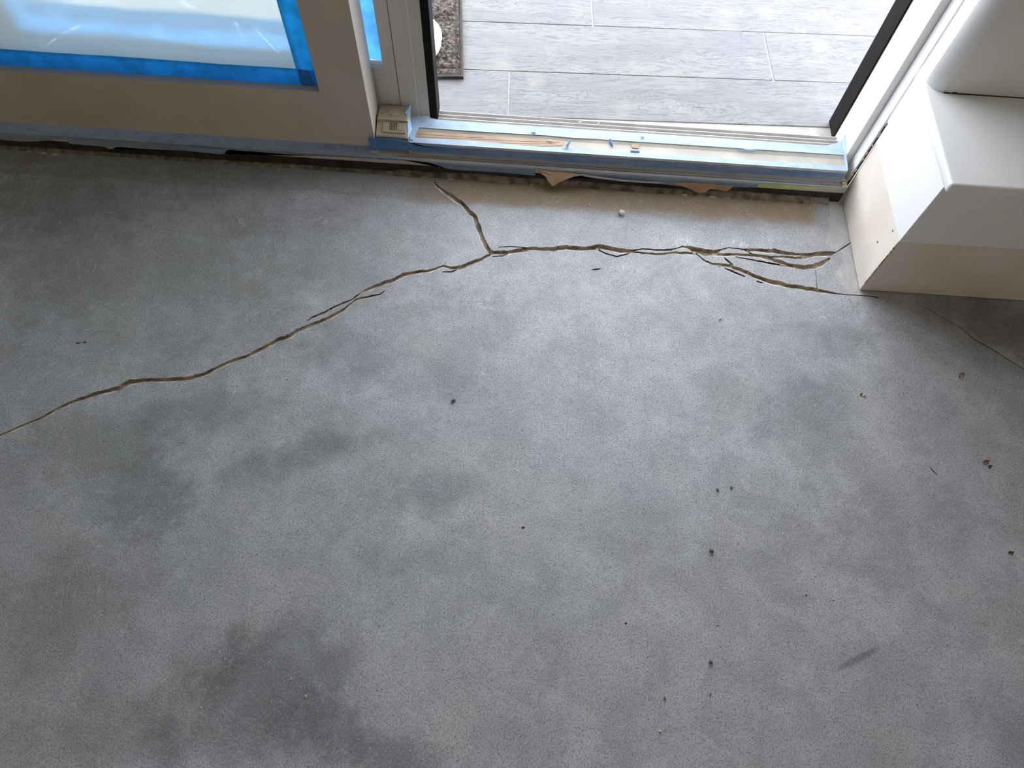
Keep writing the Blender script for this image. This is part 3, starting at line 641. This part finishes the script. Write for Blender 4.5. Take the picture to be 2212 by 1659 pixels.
riser_tape([(1636,404),(1700,408),(1740,409),(1775,407),(1803,405),(1814,401)], .0535, 'green', 'lime green tape at the right end', y=1.3735)
# tape over the tread
def sheet(name, pts, m, d=(0, 0, .0006), label=None):
    o = slab(name, pts, d, m, th)
    if label: o['label'] = label
    return o
sheet('masking_tape', [(XL, 1.375, .0546), (-0.405, 1.375, .0546), (-0.405, 1.44, .0546), (XL, 1.44, .0546)], 'tapeleft')
sheet('masking_tape', [(-0.404, 1.375, .0546), (0.52, 1.375, .0546), (0.83, 1.3755, .0546), (0.858, 1.392, .0546), (-0.404, 1.392, .0546)], 'tapestep', label='dust covered tape on the lower tread')
sheet('tape_edge', [(-0.35, 1.3843, .0553), (0.3, 1.3838, .0553), (0.84, 1.3828, .0553), (0.84, 1.3818, .0553), (0.3, 1.3822, .0553), (-0.35, 1.3835, .0553)], 'gap', (0, 0, .0004))
# upper riser tape, wrapped over the lip
yu = 1.3915
low = rag([(-0.31, yu, .0575), (0.1, yu, .0565), (0.5, yu, .057), (0.842, yu, .0565)], .0004, .02, r)
top = rag([(-0.31, yu, .0925), (0.842, yu, .0925)], .0002, .03, r)
slab('masking_tape', low + top[::-1], (0, .0008, 0), 'taperiser', th)['label'] = 'dark blue tape on the upper riser'
hi = [(-0.312, 1.4125, .0971), (-0.1, 1.4135, .0971), (-0.02, 1.409, .0971), (0.1, 1.4095, .0971), (0.4, 1.4110, .0971), (0.843, 1.4120, .0971)]
sheet('masking_tape', [(-0.312, 1.3945, .0971), (0.843, 1.3945, .0971)] + hi[::-1], 'tapetop', label='pale dusty tape along the front lip')
lo = [(-0.312, 1.4480, .0986), (-0.1, 1.4475, .0986), (0.05, 1.4495, .0986), (0.12, 1.4470, .0986), (0.18, 1.4485, .0986), (0.5, 1.449, .0986), (0.843, 1.450, .0986)]
sheet('masking_tape', lo + [(0.8435, 1.497, .0990), (0.80, 1.4795, .0990), (0.5, 1.480, .0990), (0, 1.4795, .0990), (-0.24, 1.480, .0990), (-0.29, 1.489, .0990), (-.312, 1.493, .0990)], 'tapetop', label='pale dusty tape along the rear of the sill')
w = [pz(u, v, .0945) for u, v in [(889, 303), (930, 305), (990, 309), (1050, 311), (1110, 313.5), (1160, 316), (1214, 315), (1218, 309), (1215, 304), (1160, 300), (1110, 297.5), (1050, 293), (990, 289.5), (930, 286), (889, 283)]]
sheet('bare_wood', w, 'wood', (0, 0, .0007), 'bare reddish brown wood where the tape is gone')
bm = bmesh.new()
for pl in ([(900, 296), (960, 298), (1060, 302), (1130, 305), (1210, 307)], [(890, 288.5), (950, 293), (1010, 296), (1045, 296)], [(1080, 309), (1150, 311), (1200, 310)]):
    q = [pz(u, v + r.uniform(-.6, .6), .0955) for u, v in pl]
    for a, b in zip(q, q[1:]): add_slab(bm, [a, b, (b[0], b[1] + .0005, b[2]), (a[0], a[1] + .0005, a[2])], (0, 0, .0003))
from_bm('wood_split', bm, 'filldark', th)
# tape patch wrapped over the door foot and the bumper
q = [py(u, v, 1.3900) for u, v in [(795, 297), (812, 298), (850, 301), (888, 308), (893, 312), (960, 317), (1010, 326), (960, 327), (890, 325), (840, 325), (800, 324), (797, 312)]]
slab('masking_tape', q, (0, .0009, 0), 'tapeblue', th)['label'] = 'deep blue tape patch below the beige bumper'
q = [py(u, v, 1.3890) for u, v in [(799, 324), (812, 326), (822, 329.5), (815, 332), (808, 334)]]
slab('tape_curl', q, (0, .0008, 0), 'tapestep', th)
q = [pz(u, v, .099) for u, v in [(885, 300), (886, 262), (884, 250), (897, 250), (905, 257), (910, 268), (900, 285), (893, 304)]]
slab('masking_tape', q, (0, 0, .0008), 'tapetop', th)
# end piece of tape turned up against the jamb
slab('masking_tape', [(0.8437, 1.394, .060), (0.8437, 1.394, .103), (0.8437, 1.42, .106), (0.8437, 1.46, .112), (0.8437, 1.50, .124), (0.8437, 1.50, .06)], (.0008, 0, 0), 'tapetop', th)['label'] = 'pale tape end turned up against the jamb'
bm = bmesh.new(); r2 = random.Random(77)
for i in range(11):
    a = 0.845 + .002 * r2.random(); add_box(bm, a, a + r2.uniform(.004, .015), 1.379 + i * .0016, 1.383 + i * .0016, .055, .057 + r2.uniform(0, .006))
from_bm('caulk_crumbs', bm, 'rough', th)['kind'] = 'stuff'
slab('masking_tape', [(0.846, 1.3765, .056), (0.860, 1.378, .056), (0.861, 1.388, .058), (0.850, 1.389, .058)], (0, 0, .001), 'green', th)
# brown paper flaps hanging over the riser
def curl(name, px, y0, out, m, label):
    pts = []
    for (u, v, o) in px:
        p = py(u, v, y0 - out * o); pts.append(p)
    bm = bmesh.new(); c = np.mean(np.array(pts), 0); cv = bm.verts.new(c)
    vs = [bm.verts.new(p) for p in pts]
    for a, b in zip(vs, vs[1:] + vs[:1]): bm.faces.new((cv, a, b))
    bmesh.ops.recalc_face_normals(bm, faces=bm.faces)
    ret = bmesh.ops.extrude_face_region(bm, geom=bm.faces[:])
    for v in [g for g in ret['geom'] if isinstance(g, bmesh.types.BMVert)]: v.co += Vector((0, 0.0007, 0))
    o = from_bm(name, bm, m, th); o['label'] = label
curl('torn_paper', [(1157,364,0),(1190,371,.1),(1225,373,.1),(1262,378,.2),(1240,381,.5),(1220,389,.8),(1206,395,1),(1194,403,1.2),(1186,394,1),(1178,381,.6),(1166,373,.2)], 1.3735, .022, 'paper', 'brown masking paper flap hanging in a point')
curl('torn_paper', [(1446,394,0),(1490,395,0),(1540,398,0),(1583,402,0),(1578,409,.3),(1570,413,.4),(1556,409,.3),(1545,408,.3),(1532,409,.3),(1525,415,.5),(1516,417,.6),(1503,415,.5),(1492,409,.3),(1476,403,.2)], 1.3733, .010, 'paper', 'brown masking paper with a ragged edge')
curl('tape_edge', [(1255,376,0),(1300,383,.2),(1350,389,.2),(1420,393,.1),(1450,395,0),(1420,396.5,.5),(1350,392.5,.8),(1300,386.5,.8),(1262,381,.5)], 1.373, .006, 'tapestep', 'curled pale tape edge')
# glue blobs and slivers left at the foot of the threshold
bm = bmesh.new()
for (u, v, s) in [(14,316,7),(42,321,9),(64,326,9),(95,331,10),(120,334,12),(138,316,9),(149,323,8),(870,381,9),(888,374,8),(920,381,8),(975,386,9),(1005,385,9),(1033,388,10),(1063,391,9),(1150,398,9),(395,333,6),(420,334,6),(462,338,10),(1478,421,10),(1540,424,14),(1570,425,12),(1700,428,8),(1740,437,14),(1765,441,12)]:
    c = pz(u, v); k = 8; w = s * .0007
    ring = [(c[0] + math.cos(i / k * 6.283) * w * r.uniform(.7, 1.6), min(1.3735, c[1] + math.sin(i / k * 6.283) * w * r.uniform(.4, .9)), .0003) for i in range(k)]
    add_slab(bm, ring, (0, 0, .0012))
g_ = from_bm('glue_residue', bm, 'rough', th); g_['kind'] = 'stuff'
for (u0, v0, u1, v1) in [(152,319,193,321),(268,327,345,332),(875,378,905,382),(905,382,925,386)]:
    a, b = pz(u0, v0, .001), pz(u1, v1, .001)
    slab('glue_line', [a, b, (b[0], b[1] + .002, b[2]), (a[0], a[1] + .0015, a[2])], (0, 0, .0012), 'rough', th)
bm = bmesh.new()                                             # broken grey mortar pieces under the right end
for (u, v, w, h) in [(1350,402,40,6),(1400,404,35,6),(1450,408,30,6),(1700,421,34,10),(1735,424,24,11),(1762,428,22,12)]:
    c = pz(u, v); k = 7
    ring = [(c[0] + math.cos(i / k * 6.283) * w * .00062 * r.uniform(.7, 1.1), min(1.3738, c[1] + math.sin(i / k * 6.283) * h * .0011 * r.uniform(.7, 1.1)), 0.0002) for i in range(k)]
    add_slab(bm, ring, (0, 0, .004))
from_bm('mortar_piece', bm, 'fill', th)['kind'] = 'stuff'

bm = bmesh.new(); r3 = random.Random(31); n_ = 260            # packed dirt and old mortar along the foot of the threshold
rows = []
h1 = [r3.uniform(-1, 1) for _ in range(n_ + 9)]; h2 = [r3.uniform(-1, 1) for _ in range(n_ + 9)]
for i in range(n_ + 1):
    x = -1.6 + 2.43 * i / n_; f1, f2 = (i % 9) / 9, (i % 13) / 13; a = (h1[i // 9] * (1 - f1) + h1[i // 9 + 1] * f1) * .8 + h1[i] * .25; b = (h2[i // 13] * (1 - f2) + h2[i // 13 + 1] * f2) * .8 + h2[i] * .25; k = .38 if x < -.35 else .9
    rows.append([bm.verts.new((x, 1.3635 - .0035 * a * k + .004 * (1 - k), .0004)), bm.verts.new((x, 1.3680 + .001 * b, (.0045 + .0025 * a) * k)), bm.verts.new((x, 1.3725, (.0125 + .006 * b) * k)), bm.verts.new((x, 1.3768, (.015 + .006 * b) * k))])
for a, b in zip(rows, rows[1:]):
    for j in range(3): bm.faces.new((a[j], b[j], b[j + 1], a[j + 1]))
from_bm('packed_dirt', bm, 'dirt', th)['kind'] = 'stuff'

# ================================================================== THINGS
# beige door bumper
bp = empty('door_bumper', (-0.359, 1.445, 0.054)); tag(bp, 'beige plastic door bumper with vent slots beside the front sliding panel', 'bumper')
bx0, bx1 = -0.4005, -0.319
prof('body', [(1.402, .056), (1.402, .104), (1.405, .1065), (1.440, .118), (1.440, .124), (1.488, .124), (1.488, .056)], bx0, bx1, 'beige', bp)
tp = box('top_plate', bx0 + .002, bx1 - .001, 1.4385, 1.4895, .124, .1285, 'beige', bp, .001)
bm = bmesh.new()
for i in range(10): add_box(bm, bx0 + .004, bx1 - .004, 1.442 + i * .0046, 1.4440 + i * .0046, .1284, .1292)
from_bm('plate_rib', bm, 'beige', tp)['kind'] = 'stuff'
bm = bmesh.new(); bmesh.ops.create_cone(bm, cap_ends=True, segments=32, radius1=.0125, radius2=.0118, depth=.002)
for v in bm.verts: v.co += Vector((-.358, 1.464, .1300))
from_bm('round_boss', bm, 'beige', tp)
for sx in (bx0 + .011, bx1 - .009):
    bm = bmesh.new(); add_box(bm, sx - .0022, sx + .0022, 1.4575, 1.4585, .1293, .1296); add_box(bm, sx - .0005, sx + .0005, 1.456, 1.460, .1293, .1297); from_bm('screw', bm, 'beigedark', tp)
def slope_box(name, x0, x1, y0, y1, h0, h1, m, parent):
    z = lambda y: .1065 + (y - 1.405) / .035 * .0115
    bm = bmesh.new(); add_slab(bm, [(x0, y0, z(y0) + h0), (x0, y0, z(y0) + h1), (x0, y1, z(y1) + h1), (x0, y1, z(y1) + h0)], (x1 - x0, 0, 0)); return from_bm(name, bm, m, parent)
vb = slope_box('vent_block', bx0 + .018, bx1 - .004, 1.411, 1.4385, -.002, .004, 'beige', bp)
for i in range(5): slope_box('vent_slot', bx0 + .0345 + i * .0042, bx0 + .0366 + i * .0042, 1.416, 1.4365, .0038, .0043, 'beigedark', vb)
slope_box('broken_plate', bx1 - .024, bx1 - .006, 1.4165, 1.437, .0038, .0056, 'beige', vb)
q = [(bx1 + .0005, 1.470, .110), (bx1 + .004, 1.486, .140), (bx1 - .010, 1.466, .1315), (bx1 - .004, 1.455, .127), (bx1 + .001, 1.42, .112), (bx1 + .001, 1.405, .098), (bx1 + .004, 1.402, .094), (bx1 + .008, 1.44, .100)]
bm = bmesh.new(); cv = bm.verts.new((bx1 + .0015, 1.452, .118)); vs = [bm.verts.new(p) for p in q]
for a, b in zip(vs, vs[1:] + vs[:1]): bm.faces.new((cv, a, b))
ret = bmesh.ops.extrude_face_region(bm, geom=bm.faces[:])
for v in [g for g in ret['geom'] if isinstance(g, bmesh.types.BMVert)]: v.co += Vector((.0007, 0, 0))
o = from_bm('masking_tape', bm, 'scrap', bp); o['label'] = 'crumpled light blue tape on the bumper edge'

# doormat and the white round lid on it
mang = math.radians(6.0); dm = empty('doormat', (-0.45, 1.95, DZ)); tag(dm, 'dark brown ribbed doormat with fluffy pile on the patio tiles', 'doormat')
mo = np.array(pz(1001, 164, DZ + .012)); cm, sm = math.cos(mang), math.sin(mang)
def mp(s, t, z): return (mo[0] - s * cm - t * sm, mo[1] - s * sm + t * cm, DZ + z)      # s to the left, t away from the door
def mat_box(name, s0, s1, t0, t1, z0, z1, m, parent):
    bm = bmesh.new(); add_slab(bm, [mp(s0, t0, z0), mp(s1, t0, z0), mp(s1, t1, z0), mp(s0, t1, z0)], (0, 0, z1 - z0)); return from_bm(name, bm, m, parent)
mat_box('mat_base', 0, .46, 0, .75, .0006, .006, 'matedge', dm)
mat_box('mat_rim', 0, .006, 0, .75, .006, .0105, 'matedge', dm); mat_box('mat_rim', .006, .454, 0, .007, .006, .0105, 'matedge', dm)
rm = random.Random(9); t = .018
for k, hgt in enumerate([.018, .198, .018, .20, .02, .20]):
    for (s0, s1) in ((.010, .019), (.022, .45)):
        if hgt < .05 and s0 < .02: continue
        nx, ny = max(2, int((s1 - s0) / .006)), max(2, int(hgt / .006))
        bm = bmesh.new(); gr = []
        for j in range(ny + 1):
            for i in range(nx + 1):
                e = 0 if i in (0, nx) or j in (0, ny) else 1
                s_, t_ = s0 + (s1 - s0) * i / nx, t + hgt * j / ny
                dim = max(0, math.sin(s_ * 150) * math.sin(t_ * 120 + (int(s_ * 48) % 2) * 1.57))
                gr.append(bm.verts.new(mp(s_ + e * rm.uniform(-.002, .002), t_ + e * rm.uniform(-.002, .002), .0062 + e * (.0065 - .0055 * dim + rm.uniform(-.003, .003)))))
        for j in range(ny):
            for i in range(nx): q = j * (nx + 1) + i; bm.faces.new((gr[q], gr[q + 1], gr[q + nx + 2], gr[q + nx + 1]))
        from_bm('pile_panel', bm, 'mat', dm)
    t += hgt + .006
bm = bmesh.new()                                             # loose fibres of the pile
for i in range(2600):
    s_, t_ = rm.uniform(.022, .3), rm.uniform(.02, .42); a = rm.uniform(0, 6.28); L = rm.uniform(.004, .011); z = rm.uniform(.007, .0125)
    p, q2 = np.array(mp(s_, t_, z)), np.array(mp(s_ + L * math.cos(a), t_ + L * math.sin(a), z + rm.uniform(-.003, .004)))
    w2 = np.array([-math.sin(a), math.cos(a), .3]) * .0006; bm.faces.new([bm.verts.new(p - w2), bm.verts.new(p + w2), bm.verts.new(q2)])
from_bm('pile_fibre', bm, 'mat', dm)['kind'] = 'stuff'
ld = empty('round_lid', (0, 0, 0)); lc = pz(867, 77, DZ + .040); ld.location = (lc[0], lc[1], DZ + .016)
tag(ld, 'white round plastic lid lying on the doormat beside the black door seal', 'lid')
def lathe(name, prof_, c, m, parent, seg=64):
    bm = bmesh.new(); rows = []
    for (rr, z) in prof_: rows.append([bm.verts.new((c[0] + rr * math.cos(6.28318 * i / seg), c[1] + rr * math.sin(6.28318 * i / seg), c[2] + z)) for i in range(seg)])
    for a, b in zip(rows, rows[1:]):
        for i in range(seg): bm.faces.new((a[i], a[(i + 1) % seg], b[(i + 1) % seg], b[i]))
    bm.faces.new(rows[0][::-1]); bm.faces.new(rows[-1]); return from_bm(name, bm, m, parent, True)
cc = (lc[0], lc[1], DZ + .016); RL = .117
lathe('lid_top', [(RL - .010, .016), (RL - .003, .017), (RL, .020), (RL, .0225), (RL - .002, .0245), (RL - .012, .0245), (RL - .016, .0235)], cc, 'plastic', ld)
lathe('lid_skirt', [(RL - .006, 0), (RL - .003, .001), (RL - .003, .0165), (RL - .008, .0166)], cc, 'plastic', ld)

# crumbs and scraps
def crumb(name, u, v, size, m, label, cat, z=0.0, flat=.75, grp=None, seed=0):
    rr = random.Random(seed + int(u * 7 + v)); c = pz(u, v, z); s = size * .00062
    bm = bmesh.new(); bmesh.ops.create_icosphere(bm, subdivisions=2, radius=s)
    ax = [Vector((rr.gauss(0, 1), rr.gauss(0, 1), rr.gauss(0, 1))).normalized() for _ in range(7)]
    for vt in bm.verts:
        for a in ax:
            h = vt.co.dot(a); lim = s * .66
            if h > lim: vt.co -= a * (h - lim)
        vt.co.z *= flat; vt.co.x *= 1 + .3 * math.sin(seed)
    mz = min(vt.co.z for vt in bm.verts)
    for vt in bm.verts: vt.co.z -= mz
    o = from_bm(name, bm, m); o.location = (c[0], c[1], z); return tag(o, label, cat, grp)
CRUMBS = [(1342, 462, 15, 'crumb', 'largest pale concrete crumb, between the threshold and the crack'),
 (980, 866, 8, 'crumbd', 'dark concrete crumb left of the floor middle, below the long crack'),
 (1537, 1190, 7, 'crumbd', 'small dark crumb casting a smudge, right of the floor middle'),
 (1534, 1430, 8, 'crumbd', 'olive crumb low on the floor, above the pair near the bottom edge'),
 (1436, 1508, 6, 'crumbd', 'lower left of the small dark crumbs near the bottom edge'),
 (1534, 1500, 4.5, 'crumbd', 'tiny crumb directly below the olive crumb low on the floor'),
 (1556, 689, 6, 'crumb', 'small pale crumb below the branching crack'),
 (1865, 854, 6, 'crumb', 'white chip at the end of a beige spot below the right wall block'),
 (1549, 1058, 5, 'crumbd', 'left crumb of the two specks right of the floor middle'),
 (1579, 1053, 5, 'crumbd', 'right crumb of the two specks right of the floor middle'),
 (1272, 443, 6, 'crumb', 'beige crumb on the brown residue beside the threshold'),
 (661, 1504, 5, 'crumb', 'white chip on the dark stain at lower left'),
 (629, 1467, 5, 'crumb', 'white chip on the dark stain, above and left of another white chip'),
 (1740, 1283, 4, 'crumb', 'tiny white chip on the floor at lower right'),
 (1425, 1579, 4, 'crumb', 'tiny white chip closest to the bottom edge')]
for i, (u, v, s, m, lab) in enumerate(CRUMBS): crumb('concrete_crumb', u, v, s, m, lab, 'crumb', grp='crumbs on the concrete floor', seed=i)
def scrap(name, pts, m, label, cat, grp, thick=.0012):
    """a bit of curled sheet: pts are (u, v, height above the sill)"""
    w = [pz(u, v, z) for u, v, z in pts]; bm = bmesh.new(); c = np.mean(np.array(w), 0); c[2] += .002 if thick > .001 else .0003
    cv = bm.verts.new(c); vs = [bm.verts.new(p) for p in w]
    for a, b in zip(vs, vs[1:] + vs[:1]): bm.faces.new((cv, a, b))
    ret = bmesh.ops.extrude_face_region(bm, geom=bm.faces[:])
    for v in [g for g in ret['geom'] if isinstance(g, bmesh.types.BMVert)]: v.co.z += thick
    return tag(from_bm(name, bm, m), label, cat, grp)
GS = 'scraps on the threshold'
def roll(name, p0, p1, r0, r1, turns, m, label, cat, grp, flare=0.0):
    """a strip of tape rolled up on itself between two points (u, v, height)"""
    a, b = Vector(pz(*p0)), Vector(pz(*p1)); ax = (b - a).normalized(); e1 = ax.cross(Vector((0, 0, 1))).normalized(); e2 = e1.cross(ax)
    bm = bmesh.new(); K, J = 26, 5; g = []
    for j in range(J + 1):
        for i in range(K + 1):
            t = i / K; an = -1.9 + t * turns * 6.283; q = (r0 + (r1 - r0) * j / J) * (1 - .35 * t) * (1 + flare * (1 - t) * (1 - j / J))
            g.append(bm.verts.new(a + (b - a) * (j / J) + e1 * math.cos(an) * q + e2 * math.sin(an) * q))
    for j in range(J):
        for i in range(K): k = j * (K + 1) + i; bm.faces.new((g[k], g[k + 1], g[k + K + 2], g[k + K + 1]))
    return tag(from_bm(name, bm, m, None, True), label, cat, grp)
roll('tape_scrap', (1222, 317, .1005), (1232, 303, .1115), .0062, .0028, .85, 'scrap', 'curled blue tape scrap standing on the middle of the sill', 'scrap', GS, .5)
scrap('tape_scrap', [(1315,308,.0985),(1317,300,.103),(1320,301,.103),(1323,310,.0985),(1324,318,.0965),(1320,316,.0965)], 'tapeblue', 'narrow dark blue and brown scrap right of the curled one', 'scrap', GS)
roll('tape_scrap', (1362, 325.5, .0985), (1381, 326.5, .0985), .0042, .0042, .9, 'tapetop', 'pale rolled scrap in the dusty sill channel', 'scrap', GS)
scrap('paper_scrap', [(1364,312,.0955),(1382,313,.0955),(1379,321,.0955),(1365,319,.0955)], 'paper', 'pinkish brown paper scrap behind the pale rolled scrap', 'scrap', GS, .0006)
scrap('tape_scrap', [(1147,285,.1005),(1155,283,.103),(1158,289,.1015),(1150,289,.1005)], 'scrap', 'small grey flake on the pale rear tape, left of the sill middle', 'flake', GS)
scrap('tape_scrap', [(1383,293,.1005),(1390,293,.103),(1391,298,.1015),(1386,300,.1005)], 'tapestep', 'small grey flake on the pale rear tape, right of the sill middle', 'flake', GS)
scrap('paint_flake', [(1180,304,.0955),(1190,302,.099),(1194,307,.0965),(1186,308,.0955)], 'crumb', 'cream flake on the bare brown wood strip', 'flake', GS)
scrap('tape_scrap', [(1590,325,.0975),(1605,322,.102),(1620,322,.101),(1637,326,.0985),(1620,328,.0975),(1602,328,.0975)], 'tapetop', 'long lifted tape sliver toward the right end of the sill', 'flake', GS)
scrap('paint_flake', [(1251,263,.0905),(1257,262,.094),(1258,265,.0925),(1252,266,.0905)], 'crumb', 'cream flake on the metal track, left of another', 'flake', GS)
scrap('paint_flake', [(1290,267,.0905),(1295,265,.094),(1296,268,.0925),(1291,270,.0905)], 'crumb', 'cream flake on the metal track, right of another', 'flake', GS)
